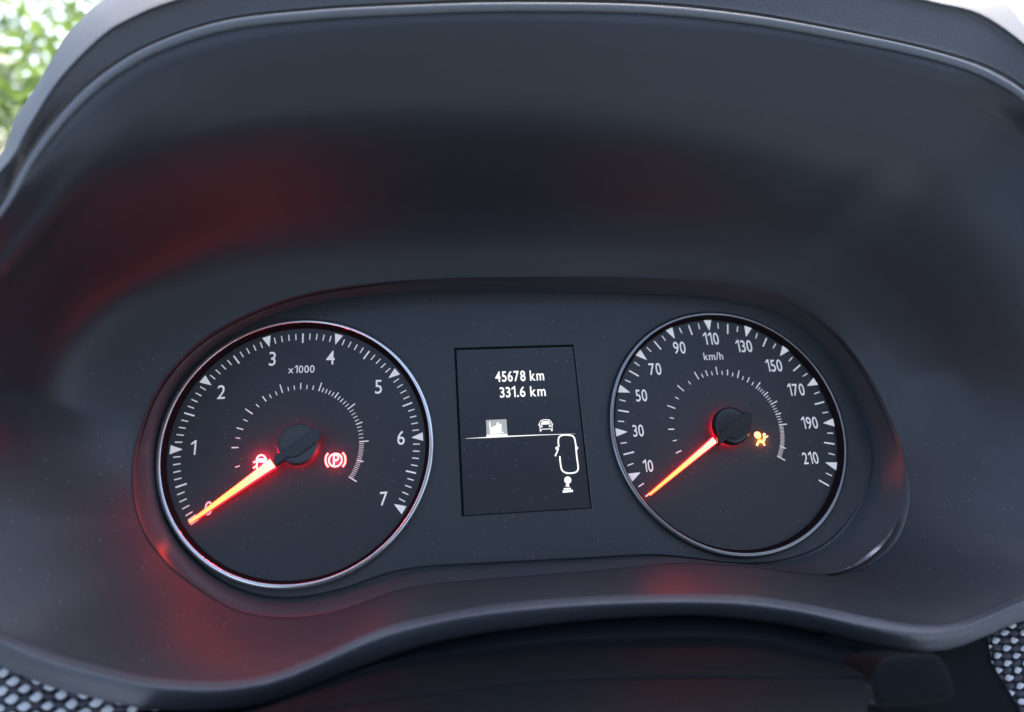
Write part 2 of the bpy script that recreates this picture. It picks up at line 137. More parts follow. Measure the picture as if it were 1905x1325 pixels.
# ------------------------------------------------------------- materials
def mat(name, col, rough=.5, metal=0, spec=.5, emit=None, es=0, bump=0, bscale=400, dust=0, coat=0, vary=0, film=.03):
    m = bpy.data.materials.new(name); m.use_nodes = True
    n = m.node_tree.nodes; l = m.node_tree.links
    b = n['Principled BSDF']
    b.inputs['Base Color'].default_value = (*col, 1)
    b.inputs['Roughness'].default_value = rough
    b.inputs['Metallic'].default_value = metal
    b.inputs['Specular IOR Level'].default_value = spec
    b.inputs['Coat Weight'].default_value = coat
    b.inputs['Coat Roughness'].default_value = .08
    if emit:
        b.inputs['Emission Color'].default_value = (*emit, 1)
        b.inputs['Emission Strength'].default_value = es
    tc = None
    if bump or dust or vary:
        tc = n.new('ShaderNodeTexCoord')
    if bump:
        nz = n.new('ShaderNodeTexNoise'); nz.inputs['Scale'].default_value = bscale; nz.inputs['Detail'].default_value = 3
        bp = n.new('ShaderNodeBump'); bp.inputs['Strength'].default_value = bump; bp.inputs['Distance'].default_value = .0006
        l.new(tc.outputs['Object'], nz.inputs['Vector']); l.new(nz.outputs['Fac'], bp.inputs['Height'])
        l.new(bp.outputs['Normal'], b.inputs['Normal'])
    last = None
    if vary:
        nz = n.new('ShaderNodeTexNoise'); nz.inputs['Scale'].default_value = 30; nz.inputs['Detail'].default_value = 5
        l.new(tc.outputs['Object'], nz.inputs['Vector'])
        mr = n.new('ShaderNodeMapRange'); mr.inputs[1].default_value = .3; mr.inputs[2].default_value = .7
        mr.inputs[3].default_value = rough-vary; mr.inputs[4].default_value = rough+vary
        l.new(nz.outputs['Fac'], mr.inputs[0]); l.new(mr.outputs[0], b.inputs['Roughness'])
    if dust:
        # fine settled dust: sparse pale specks and a faint film
        vo = n.new('ShaderNodeTexVoronoi'); vo.inputs['Scale'].default_value = 640; vo.inputs['Randomness'].default_value = 1
        l.new(tc.outputs['Object'], vo.inputs['Vector'])
        sep = n.new('ShaderNodeSeparateColor'); l.new(vo.outputs['Color'], sep.inputs[0])
        size = n.new('ShaderNodeMapRange'); size.inputs[1].default_value = .5; size.inputs[2].default_value = 1
        size.inputs[3].default_value = 0; size.inputs[4].default_value = .19
        l.new(sep.outputs[0], size.inputs[0])
        lt = n.new('ShaderNodeMath'); lt.operation = 'LESS_THAN'
        l.new(vo.outputs['Distance'], lt.inputs[0]); l.new(size.outputs[0], lt.inputs[1])
        am = n.new('ShaderNodeMath'); am.operation = 'MULTIPLY'; am.inputs[1].default_value = dust
        geo = n.new('ShaderNodeNewGeometry'); sx_ = n.new('ShaderNodeSeparateXYZ'); l.new(geo.outputs['Normal'], sx_.inputs[0])
        upf = n.new('ShaderNodeMapRange'); upf.inputs[1].default_value = .1; upf.inputs[2].default_value = .5
        l.new(sx_.outputs['Z'], upf.inputs[0])
        pn = n.new('ShaderNodeTexNoise'); pn.inputs['Scale'].default_value = 45; pn.inputs['Detail'].default_value = 4; l.new(tc.outputs['Object'], pn.inputs['Vector'])
        pm = n.new('ShaderNodeMapRange'); pm.inputs[1].default_value = .32; pm.inputs[2].default_value = .55; l.new(pn.outputs['Fac'], pm.inputs[0])
        u1 = n.new('ShaderNodeMath'); u1.operation = 'MULTIPLY'; l.new(upf.outputs[0], u1.inputs[0]); l.new(pm.outputs[0], u1.inputs[1])
        u2 = n.new('ShaderNodeMath'); u2.operation = 'MULTIPLY'; l.new(u1.outputs[0], u2.inputs[0]); l.new(lt.outputs[0], u2.inputs[1])
        l.new(u2.outputs[0], am.inputs[0])
        mx = n.new('ShaderNodeMix'); mx.data_type = 'RGBA'
        mx.inputs['A'].default_value = (*col, 1); mx.inputs['B'].default_value = (.42, .41, .40, 1)
        fm = n.new('ShaderNodeMath'); fm.operation = 'MULTIPLY_ADD'; fm.inputs[1].default_value = film
        l.new(upf.outputs[0], fm.inputs[0]); l.new(am.outputs[0], fm.inputs[2]); l.new(fm.outputs[0], mx.inputs['Factor']); l.new(mx.outputs['Result'], b.inputs['Base Color'])
    return m

M = dict(
    lining=mat('satin_black_plastic', (.022, .026, .031), .47, bump=.12, bscale=1800, dust=.42, vary=.015, film=.055),
    lip=mat('soft_black_vinyl', (.075, .080, .092), .36, spec=.9, bump=.5, bscale=1300),
    bead=mat('satin_edge_plastic', (.13, .14, .15), .42),
    shell=mat('black_dashboard_vinyl', (.075, .077, .080), .5, bump=.4, bscale=1300),
    bezel=mat('gloss_black_plastic', (.055, .059, .064), .34, bump=.02, bscale=300, vary=.06, dust=.10),
    plate=mat('matt_black_plastic', (.022, .026, .030), .42, bump=.06, bscale=2500, dust=.26, vary=.04),
    dial=mat('dial_face_black', (.014, .017, .020), .40, dust=.26, vary=.04),
    screen=mat('display_glass_black', (.010, .014, .019), .28, dust=.35),
    black=mat('deep_black_plastic', (.006, .006, .007), .8, spec=.12),
    chrome=mat('satin_chrome', (.72, .72, .70), .15, metal=1),
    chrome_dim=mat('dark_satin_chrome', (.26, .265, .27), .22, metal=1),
    hub=mat('hub_textured_plastic', (.060, .061, .066), .5, bump=.5, bscale=3500),
    hub_arm=mat('hub_arm_plastic', (.028, .029, .033), .45, bump=.3, bscale=3500),
    hub_dark=mat('hub_smooth_plastic', (.009, .009, .011), .28),
    print_=mat('white_print_brightened', (.80, .78, .74), .6, emit=(1, .97, .9), es=.05),  # faint emission put in to whiten the print
    print_dim=mat('grey_print', (.50, .48, .46), .6),
    needle_core=mat('needle_core_light', (.3, .05, .02), .4, emit=(1.0, .03, .01), es=5.6),
    needle_side=mat('needle_red_light', (.5, .02, .03), .4, emit=(1.0, .006, .018), es=1.4),
    warn_red=mat('warning_red_light', (.5, .1, .1), .5, emit=(1.0, .12, .10), es=1.9),
    warn_glow=mat('warning_red_glow', (.5, .02, .04), .5, emit=(1.0, .01, .05), es=.30),
    warn_amber=mat('warning_amber_light', (.5, .4, .1), .5, emit=(1.0, .28, .11), es=.9),
    red_ring=mat('red_hub_light', (.5, .02, .03), .5, emit=(1.0, .008, .03), es=4),
    scr_white=mat('display_lit_white', (.6, .6, .58), .5, emit=(1.0, .94, .82), es=.19),
    scr_grey=mat('display_lit_grey', (.3, .3, .28), .5, emit=(.36, .355, .31), es=.16),
    leather=mat('grained_black_leather', (.003, .006, .009), .5, spec=.14, bump=1.0, bscale=900),
    cover=mat('column_cover_plastic', (.004, .006, .008), .65, spec=.1, bump=.25, bscale=1500),
    boss=mat('stalk_housing_plastic', (.003, .005, .006), .65, spec=.12, bump=.2, bscale=1500),
    fab_dark=mat('fabric_dark_yarn', (.03, .03, .04), .9, bump=.8, bscale=2500),
    fab_white=mat('fabric_white_yarn', (.92, .92, .93), 1.0, spec=.1, bump=.8, bscale=2500),
    glint_strip=mat('glint_polish', (.75, .78, .80), .14, metal=.9),  # mirror finish of the added glint strip
    edge=mat('screen_edge_plastic', (.10, .11, .13), .3),
)

# needle material: yellow-white at the root fading to orange at the tip (a lit light guide)
def needle_mat():
    m = M['needle_core']; n = m.node_tree.nodes; l = m.node_tree.links
    b = n['Principled BSDF']
    tc = n.new('ShaderNodeTexCoord'); sp = n.new('ShaderNodeSeparateXYZ')
    l.new(tc.outputs['Generated'], sp.inputs[0])
    cr = n.new('ShaderNodeValToRGB'); e = cr.color_ramp.elements
    e[0].position = 0; e[0].color = (1.0, .040, .031, 1)
    e[1].position = 1; e[1].color = (1.0, .030, .006, 1)
    k = cr.color_ramp.elements.new(.22); k.color = (1.0, .038, .021, 1)
    k = cr.color_ramp.elements.new(.5); k.color = (1.0, .038, .009, 1)
    l.new(sp.outputs['X'], cr.inputs[0]); l.new(cr.outputs[0], b.inputs['Emission Color'])
needle_mat()

# ------------------------------------------------------------- object helpers
def link(name, me, material=None, parent=None, smooth=True):
    o = bpy.data.objects.new(name, me); C.objects.link(o)
    if material and not me.materials: me.materials.append(material)
    if parent is not None: o.parent = parent
    if smooth:
        for p in me.polygons: p.use_smooth = True
    return o

def tag(o, label, cat, group=None, kind=None):
    if label: o['label'] = label
    if cat: o['category'] = cat
    if group: o['group'] = group
    if kind: o['kind'] = kind
    return o

def thing(name, label, cat, u=0, v=0, w_=0, group=None):
    o = bpy.data.objects.new(name, None); C.objects.link(o); o.empty_display_size = .01
    o.matrix_world = BASE @ Matrix.Translation(V(u, v, w_))
    return tag(o, label, cat, group)

def mesh(name, verts, faces):
    me = bpy.data.meshes.new(name); me.from_pydata([tuple(x) for x in verts], [], faces); me.update(); return me

def catmull(P, n, closed):
    "resample a control polyline to n points by arc length on a Catmull-Rom spline"
    P = np.array(P, float); k = len(P); out = []
    seg = k if closed else k-1
    for i in range(seg):
        if closed: a, b, c, d = P[(i-1) % k], P[i], P[(i+1) % k], P[(i+2) % k]
        else: a, b, c, d = P[max(i-1, 0)], P[i], P[i+1], P[min(i+2, k-1)]
        for t in np.linspace(0, 1, 12, endpoint=False):
            out.append(.5*((2*b)+(-a+c)*t+(2*a-5*b+4*c-d)*t*t+(-a+3*b-3*c+d)*t**3))
    if not closed: out.append(P[-1])
    Q = np.array(out)
    if closed: Q = np.vstack([Q, Q[:1]])
    L = np.concatenate([[0], np.cumsum(np.linalg.norm(np.diff(Q, axis=0), axis=1))])
    T = np.linspace(0, L[-1], n, endpoint=not closed)
    return np.stack([np.interp(T, L, Q[:, j]) for j in range(Q.shape[1])], 1)

def radial(P, n, c=(0, .05), asp=2.0):
    "closed loop resampled at n even directions round its centre, clockwise from the top"
    Q = catmull(P, 1500, True)
    th = np.arctan2((Q[:, 0]-c[0])/asp, Q[:, 1]-c[1])
    i0 = np.argmin(np.abs(th)); Q = np.roll(Q, -i0, axis=0); th = np.unwrap(np.roll(th, -i0))
    o = np.argsort(th); th = th[o]; Q = Q[o]
    th = np.concatenate([th-2*math.pi, th, th+2*math.pi]); Q = np.vstack([Q, Q, Q])
    T = np.linspace(0, 2*math.pi, n, endpoint=False)
    return np.stack([np.interp(T, th, Q[:, j]) for j in range(3)], 1)

def loft(name, rows, closed, flip=False):
    n = len(rows[0]); vs = [V(*q) for r in rows for q in r]; fs = []
    for i in range(len(rows)-1):
        for j in range(n if closed else n-1):
            a, b = i*n+j, i*n+(j+1) % n
            f = (a, b, b+n, a+n)
            fs.append(f[::-1] if flip else f)
    return mesh(name, vs, fs)

def lerp_rows(a, b, k, bulge=None):
    out = []
    for i in range(k+1):
        t = i/k
        r = a*(1-t)+b*t
        if bulge is not None: r = r+bulge*(4*t*(1-t))
        out.append(r)
    return out

def smooth_rows(rows, k):
    "insert rows with a Catmull-Rom spline through the given rows"
    R = [np.asarray(r) for r in rows]; out = []
    for i in range(len(R)-1):
        a, b, c, d = R[max(i-1, 0)], R[i], R[i+1], R[min(i+2, len(R)-1)]
        for t in np.linspace(0, 1, k, endpoint=False):
            out.append(.5*((2*b)+(-a+c)*t+(2*a-5*b+4*c-d)*t*t+(-a+3*b-3*c+d)*t**3))
    out.append(R[-1]); return out

def lathe(name, prof, n=128, closed_prof=False):
    vs, fs = [], []
    for r, w_ in prof:
        for j in range(n):
            t = 2*math.pi*j/n; vs.append(V(r*math.cos(t), r*math.sin(t), w_))
    k = len(prof)
    for i in range(k-1 if not closed_prof else k):
        for j in range(n):
            a = i*n+j; b = i*n+(j+1) % n; c = ((i+1) % k)*n+(j+1) % n; d = ((i+1) % k)*n+j
            fs.append((a, d, c, b))
    if prof[0][0] < 1e-6: pass
    return mesh(name, vs, fs)

def prism(name, poly, w0, w1, off=(0, 0)):
    "polygon in (u,v) extruded from w0 (front) to w1 (back)"
    a = sum(poly[i][0]*poly[(i+1) % len(poly)][1]-poly[(i+1) % len(poly)][0]*poly[i][1] for i in range(len(poly)))
    if a < 0: poly = poly[::-1]
    n = len(poly)
    vs = [V(q[0]-off[0], q[1]-off[1], w0) for q in poly]+[V(q[0]-off[0], q[1]-off[1], w1) for q in poly]
    fs = [tuple(range(n)), tuple(range(2*n-1, n-1, -1))]
    for i in range(n):
        j = (i+1) % n; fs.append((i, i+n, j+n, j))
    return mesh(name, vs, fs)

def stroke(pts, wd, w0, w1, closed=False, wds=None):
    "a polyline of even width as a thin raised ribbon (verts, faces)"
    P = [Vector(q[:2]) for q in pts]; n = len(P); Lf, Rt = [], []
    for i in range(n):
        if closed: d = (P[(i+1) % n]-P[i-1])
        else: d = P[min(i+1, n-1)]-P[max(i-1, 0)]
        d.normalize(); nn = Vector((-d.y, d.x)); h = (wds[i] if wds else wd)/2
        Lf.append(P[i]+nn*h); Rt.append(P[i]-nn*h)
    vs = []; fs = []
    for i in range(n):
        vs += [V(*Lf[i], w0), V(*Rt[i], w0), V(*Rt[i], w1), V(*Lf[i], w1)]
    for i in range(n if closed else n-1):
        a = i*4; b = ((i+1) % n)*4
        for q in range(4): fs.append((a+q, a+(q+1) % 4, b+(q+1) % 4, b+q))
    if not closed:
        fs.append((0, 3, 2, 1)); e = (n-1)*4; fs.append((e, e+1, e+2, e+3))
    return vs, fs

def join(parts):
    vs, fs = [], []
    for v, f in parts:
        k = len(vs); vs += v; fs += [tuple(i+k for i in q) for q in f]
    return vs, fs

def shift(vs, off): 
    o = V(off[0], off[1], 0); return [x-o for x in vs]

def curve2(pts, n=24): return [tuple(q) for q in catmull([list(q)+[0] for q in [p[:2] for p in pts]], n, False)[:, :2]]
def circ(c, r, n=28, ry=None): return [(c[0]+r*math.cos(2*math.pi*i/n), c[1]+(ry or r)*math.sin(2*math.pi*i/n)) for i in range(n)]
def disc(c, r, w0, w1, ry=None, n=24):
    P = circ(c, r, n, ry); vs = [V(*q, w0) for q in P]+[V(*q, w1) for q in P]
    fs = [tuple(range(n))]+[(i, i+n, (i+1) % n+n, (i+1) % n) for i in range(n)]
    return vs, fs
def polyv(P, w0, w1):
    me = prism('t', [tuple(q[:2]) for q in P], w0, w1); vs = [v.co.copy() for v in me.vertices]; fs = [tuple(p.vertices) for p in me.polygons]
    bpy.data.meshes.remove(me); return vs, fs

def glyph(ch, bold):
    "one character in the built-in face as (verts, faces), cap height .729; the figure one is drawn with a flag"
    if ch == '1':
        b = .088+2*bold; H = .729+bold
        v = [(.20, -bold), (.20+b, -bold), (.20+b, H), (.20+.012, H), (.0, H-.145), (.0, H-.145-b*.95), (.20, H-.135)]
        return [(x, y, 0) for x, y in v], [(0, 1, 2, 3, 6), (6, 3, 4, 5)]
    cu = bpy.data.curves.new('t', 'FONT'); cu.body = ch; cu.size = 1; cu.offset = bold; cu.resolution_u = 5
    o = bpy.data.objects.new('t', cu); C.objects.link(o)
    dg = bpy.context.evaluated_depsgraph_get(); dg.update()
    me = bpy.data.meshes.new_from_object(o.evaluated_get(dg))
    r = [tuple(v.co) for v in me.vertices], [tuple(p.vertices) for p in me.polygons]
    bpy.data.objects.remove(o); bpy.data.curves.remove(cu); bpy.data.meshes.remove(me)
    return r
glyphs = {}
def text_mesh(name, s, height, sx=.78, bold=0.0, depth=.00004, gap=.10):
    "lettering as a thin mesh, cap height = height, centred on its own middle, standing in the dial plane"
    vs, fs = [], []; x0 = 0
    for ch in s:
        if ch == ' ': x0 += .30; continue
        if (ch, bold) not in glyphs: glyphs[(ch, bold)] = glyph(ch, bold)
        v, f = glyphs[(ch, bold)]; mn = min(q[0] for q in v); mx_ = max(q[0] for q in v); k0 = len(vs)
        vs += [(q[0]-mn+x0, q[1]) for q in v]; fs += [tuple(i+k0 for i in q) for q in f]
        x0 += mx_-mn+gap
    cx = (x0-gap)/2; k = height*S/.729
    return mesh(name, [Vector(((x-cx)*k*sx, -depth, (y-.729/2)*k)) for x, y in vs], fs)

# ============================================================= setting
def obj_world(name, vs, fs, material, kind=None, parent=None, smooth=False):
    o = link(name, mesh(name, vs, fs), material, parent, smooth)
    if kind: o['kind'] = kind
    return o

gm = mat('pale_asphalt', (.13, .16, .21), .9, bump=.6, bscale=8)
obj_world('ground', [(-150, -150, 0), (150, -150, 0), (150, 150, 0), (-150, 150, 0)], [(0, 1, 2, 3)], gm, 'structure')

# ============================================================= hood (binnacle)
N = 240
bz_in = radial(BAKE['bez_in'], N); bz_out = radial(BAKE['bez_out'], N)
lp_in = radial(BAKE['lip_in'], N); lp_a = radial(BAKE['lip_a'], N); lp_out = radial(BAKE['lip_out'], N)
hood = thing('instrument_hood', 'deep black plastic hood around and above the two dials, its lower shelf dusty', 'instrument hood')
# lining: from the bezel's outer edge out to the rounded lip
edge0 = bz_out+np.array([0, 0, .03])
low = np.clip((.3-lp_out[:, 1])/1.0, 0, 1)[:, None]      # the lower lip has a crease and rolls right under
under = lp_out+low*np.array([0, -.02, .35])+(1-low)*np.array([0, .0, .05])
_th = 2*np.pi*np.arange(N)/N
_d = lambda t0: np.minimum(abs(_th-t0), 2*np.pi-abs(_th-t0))
# the hood's upper corners are a little squarer on the left, rounder on the right
corner = .17*np.exp(-(_d(2*np.pi-1.067)/.553)**2)-.043*np.exp(-(_d(.83)/.479)**2)
_tt = np.linspace(-.4, 1.4, 361)
_pk = np.interp(_tt, [-.4, 0, .12, .246, .43, .55, .655, .8, 1, 1.4], [-.18, 0, .053, .111, .295, .555, .781, .879, 1, 1.24])
_gk = np.exp(-(np.arange(-40, 41)*.005/.062)**2/2); _gk /= _gk.sum()
_pk = np.convolve(np.pad(_pk, 40, mode='edge'), _gk, 'valid')
_p0, _p1 = np.interp(0, _tt, _pk), np.interp(1, _tt, _pk)
def lin(t):
    "lining station at fraction t: beside the dials a wall parallel to the panel, then a fillet, then the deep ceiling"
    q = bz_out*(1-t)+lp_in*t
    prof = (np.interp(t, _tt, _pk)-_p0)/(_p1-_p0)
    wq = bz_out[:, 2]*(1-prof)+lp_in[:, 2]*prof
    lo_ = t+.22*t*(1-t)
    k = low[:, 0]; q[:, 2] = (bz_out[:, 2]*(1-lo_)+lp_in[:, 2]*lo_)*k+wq*(1-k)
    q[:, :2] *= (1+6.75*t*(1-t)**2*corner*(1-k))[:, None]
    return q
ctrl = [bz_out*.99+bz_in*.01+np.array([0, 0, .04]), bz_out+np.array([0, 0, .004]), lin(.02), lin(.12), lin(.22), lin(.32), lin(.42), lin(.52), lin(.62), lin(.72), lin(.82), lin(.92), lp_in,
        lp_a*.5+lp_in*.5+np.array([0, 0, -.03])*(1-low)+np.array([0, 0, -.010])*low, lp_a, lp_a*.5+lp_out*.5+np.array([0, 0, -.03]), lp_out, under]
# the lower lip keeps its crease: the last lining station moves up to it there
ctrl[11] = ctrl[11]*(1-low)+(lp_in*.985+bz_out*.015)*low
ctrl[11][:, 2] = np.where(low[:, 0] > .5, ctrl[11][:, 2], ctrl[11][:, 2])
K = 5
rows = smooth_rows(ctrl, K)
link('inner_lining', loft('inner_lining', rows[:K*12+1], True), M['lining'], hood)
lipo = link('rolled_lip', loft('rolled_lip', rows[K*12:], True), M['lip'], hood)
lipo.data.materials.append(M['lining'])
for p in lipo.data.polygons:      # above the dials the lining's own plastic runs on up to the edge bead
    if p.index//N < 2*K and low[p.index % N, 0] < .5: p.material_index = 1
# glossy edge bead along the upper lip
ring = [q for q in lp_a]
idx = [i for i in range(N) if lp_a[i][1] > .9]
k0_ = next((i for i in range(1, len(idx)) if idx[i]-idx[i-1] != 1), 0)
idx = idx[k0_:]+idx[:k0_]
ctr = lp_a[idx]; nb = 10; vs, fs = [], []
for i, c_ in enumerate(ctr):
    t = (ctr[min(i+1, len(ctr)-1)]-ctr[max(i-1, 0)]); t = t/np.linalg.norm(t)
    o1 = np.array([-t[1], t[0], 0]); o1 /= np.linalg.norm(o1); o1 = o1 if o1.dot(np.array([c_[0], c_[1], 0])) > 0 else -o1
    o2 = np.array([0, 0, -1.])
    rb_ = .034*min(1, .35+.65*min(i, len(ctr)-1-i)/25)
    for j in range(nb):
        a = 2*math.pi*j/nb; q = c_+o1*(.004+rb_*math.cos(a))+o2*(.012+rb_*math.sin(a)); vs.append(V(*q))
for i in range(len(ctr)-1):
    for j in range(nb):
        a = i*nb+j; b_ = i*nb+(j+1) % nb; fs.append((a, b_, b_+nb, a+nb))
link('edge_bead', mesh('edge_bead', vs, fs), M['bead'], hood)
NA = 150
sa, sb, sc_, sdd = [catmull(BAKE[k], NA, False) for k in ('sh_a', 'sh_b', 'sh_c', 'sh_d')]
rows = smooth_rows([sa+np.array([0, 0, .12]), sa, sa*.9+sb*.1, sa*.2+sb*.8, sb, (sb+sc_)/2+np.array([0, 0, -.04]), sc_, sc_*.97+sdd*.03, sc_*.88+sdd*.12, sc_*.6+sdd*.4, sdd], 5)
link('outer_shell', loft('outer_shell', rows, False), M['shell'], hood)

# ============================================================= instrument panel
panel = thing('gauge_cluster', 'matt dark faceplate carrying both dials and the screen, framed by a glossy black bezel', 'gauge cluster')
P = radial(BAKE['bez_in'], N)
# faceplate: a plate with two round holes and a screen opening, bridged into strips
bm = bmesh.new()
def loopb(pts, w_):
    vs = [bm.verts.new(V(q[0], q[1], w_)) for q in pts]
    return [bm.edges.new((vs[i], vs[(i+1) % len(vs)])) for i in range(len(vs))]
D = BAKE['dial']; CL = (-D['a'], 0.0); CR = (D['a'], D['rv'])
dx, dy, dw, dh = BAKE['disp']
es = loopb([q[:2]*1.004 for q in P], -.02)
es += loopb(circ(CL, 1.06, 96), -.02)
es += loopb(circ(CR, 1.06, 96), -.02)
scr = [(dx-dw, dy-dh), (dx+dw, dy-dh), (dx+dw, dy+dh), (dx-dw, dy+dh)]
es += loopb(scr, -.02)
bmesh.ops.triangle_fill(bm, use_beauty=True, use_dissolve=False, edges=es)
for f in bm.faces:
    if f.normal.y > 0: f.normal_flip()
me = bpy.data.meshes.new('faceplate'); bm.to_mesh(me); bm.free()
link('faceplate', me, M['plate'], panel, smooth=False)
# the bezel: dark channel at the plate, then the broad glossy chamfer
b1 = bz_in+(bz_out-bz_in)*.0
c1 = bz_in.copy(); c1[:, 2] = -.02
ch = bz_in*.86+bz_out*.14; ch[:, 2] = +.012
g1 = bz_in*.68+bz_out*.32; g1[:, 2] = -.06
g2 = bz_in*.42+bz_out*.58; g2[:, 2] = -.165
g3 = bz_in*.12+bz_out*.88; g3[:, 2] = -.285
rows = smooth_rows([c1, ch, g1, g2, g3, bz_out+np.array([0, 0, -.012])], 6)
link('gloss_bezel', loft('gloss_bezel', rows, True), M['bezel'], panel)
hs = [bz_out*.995+np.array([0, 0, .03]), bz_out*1.01+np.array([0, 0, .10]), bz_out*1.06+np.array([0, 0, .32]), bz_out*.5+np.array([0, 0, .42]), bz_out*.01+np.array([0, 0, .42])]
link('light_block_housing', loft('light_block_housing', hs, True), M['black'], panel)  # unseen shell added to stop light leaking in behind the bezel
eo = catmull(BAKE['glint_o'], 40, False); ei = catmull(BAKE['glint_i'], 40, False)
link('glint_crescent', loft('glint_crescent', [ei+np.array([0, 0, .03]), ei, eo, eo+np.array([0, 0, .03])], False), M['glint_strip'], panel, smooth=False)  # crescent added only where the bezel's glint falls, tilted to mirror the sky
back_ = link('back_plate', mesh('back_plate', [V(-3.1, -1.5, .12), V(3.3, -1.5, .12), V(3.3, 1.6, .12), V(-3.1, 1.6, .12)], [(0, 1, 2, 3)]), M['black'], panel, smooth=False)

# ============================================================= dials
def tri_tick(r0, r1, hw):
    return [(r1, hw), (r1, -hw), (r0, 0)]
tick_cache = {}
def place_tick(name, root, a, r0, r1, wd, material, tri=False):
    key = (round(r1-r0, 3), wd, tri, material.name)
    L = round(r1-r0, 3)
    if key not in tick_cache:
        if tri: me = prism('triangle_mark', [(0, -.0015), (L, -wd), (L, wd), (0, .0015)], -.0022, 0)
        else: me = prism('tick', [(0, -wd/2), (L, -wd/2), (L, wd/2), (0, wd/2)], -.0022, 0)
        me.materials.append(material); tick_cache[key] = me
    o = bpy.data.objects.new(name, tick_cache[key]); C.objects.link(o); o.parent = root
    o.matrix_local = Matrix.Translation(V(r0*math.cos(a), r0*math.sin(a), -.002)) @ Matrix.Rotation(-a, 4, 'Y')
    return o

def make_dial(kind, c, label, chrome):
    R = thing(kind, label, kind, c[0], c[1], 0)
    link('dial_face', lathe('dial_face', [(1e-7, 0), (.2, 0), (.6, 0), (1.062, 0)], 96), M['dial'], R, smooth=False)
    rim = link('black_recess_wall', lathe('black_recess_wall', [(1.018, -.0012), (1.020, -.012), (1.036, -.060), (1.046, -.071)], 128), M['black'], R)
    prof = [(1.0455, -.060), (1.0455, -.0705), (1.050, -.0740), (1.058, -.0748), (1.068, -.0735), (1.078, -.069), (1.085, -.058), (1.089, -.035), (1.089, -.0)]
    link('chrome_ring', lathe('chrome_ring', prof, 160), chrome, R)
    return R

tach = make_dial('tachometer', CL, 'left round dial marked 0 to 7 and x1000, glowing red needle resting at zero', M['chrome'])
spd = make_dial('speedometer', CR, 'right round dial marked 10 to 210 km/h, glowing red needle below the 10', M['chrome_dim'])
rad = math.radians
# tachometer outer scale
t0 = D['tick']
for i in range(71):
    a = rad(D['l0']-D['ls']*i/70)
    if i == 0: place_tick('tick_mark', tach, a, .905, t0, .05, M['print_']); continue
    if i % 10 == 0: place_tick('triangle_mark', tach, a, .905, .998, .036, M['print_'], True)
    elif i % 5 == 0: place_tick('tick_mark', tach, a, .885, t0, .0125, M['print_'])
    else: place_tick('tick_mark', tach, a, .915, t0, .0085, M['print_'])
for i in range(45):
    a = rad(D['r0']-D['rs']*i/44); q = D['rr']
    if i % 4 == 2: place_tick('triangle_mark', spd, a, q*.895, q*.998, .038, M['print_'], True)
    elif i % 2 == 0: place_tick('tick_mark', spd, a, q*.875, q*t0, .0125, M['print_'])
    else: place_tick('tick_mark', spd, a, q*.915, q*t0, .009, M['print_'])
for root, key in ((tach, 'inner_l'), (spd, 'inner_r')):
    for a, r0, r1 in BAKE[key]:
        L_ = r1-r0; q = .476 if key == 'inner_l' else .489
        L_ = .076 if L_ > .068 else (.055 if L_ > .047 else .037)
        place_tick('tick_mark', root, rad(a), q, round(q+L_, 3), .0090 if L_ > .05 else (.0075 if a > 46 else (.0058 if a > 1 else .0042)), M['print_'])
def numerals(root, c, lst, sx, bold):
    for s, u, v, h in lst:
        o = link('numeral', text_mesh('numeral', s, h*(1.03 if sx > .8 else .96), sx, bold), M['print_'], root, smooth=False)
        o.location = V(u-c[0], v-c[1], -.003); o['label'] = 'numeral %s' % s
numerals(tach, CL, BAKE['num_l'], .86, .004)
numerals(spd, CR, BAKE['num_r'], .72, .006)
def unit(root, c, key, s):
    (l, r), t = BAKE[key][0], BAKE[key][1]
    h = (t[1]-(l[1]+r[1])/2)
    me = text_mesh('unit_lettering', s, h, .8, .004)
    xs = [v.co.x for v in me.vertices]; k = (r[0]-l[0])*S/(max(xs)-min(xs))
    for v in me.vertices: v.co.x *= k
    o = link('unit_lettering', me, M['print_'], root, smooth=False)
    o.location = V((l[0]+r[0])/2-c[0], (l[1]+t[1])/2-c[1], -.003); o['label'] = 'printed %s' % s
unit(tach, CL, 'unit_l', 'x1000'); unit(spd, CR, 'unit_r', 'km/h')

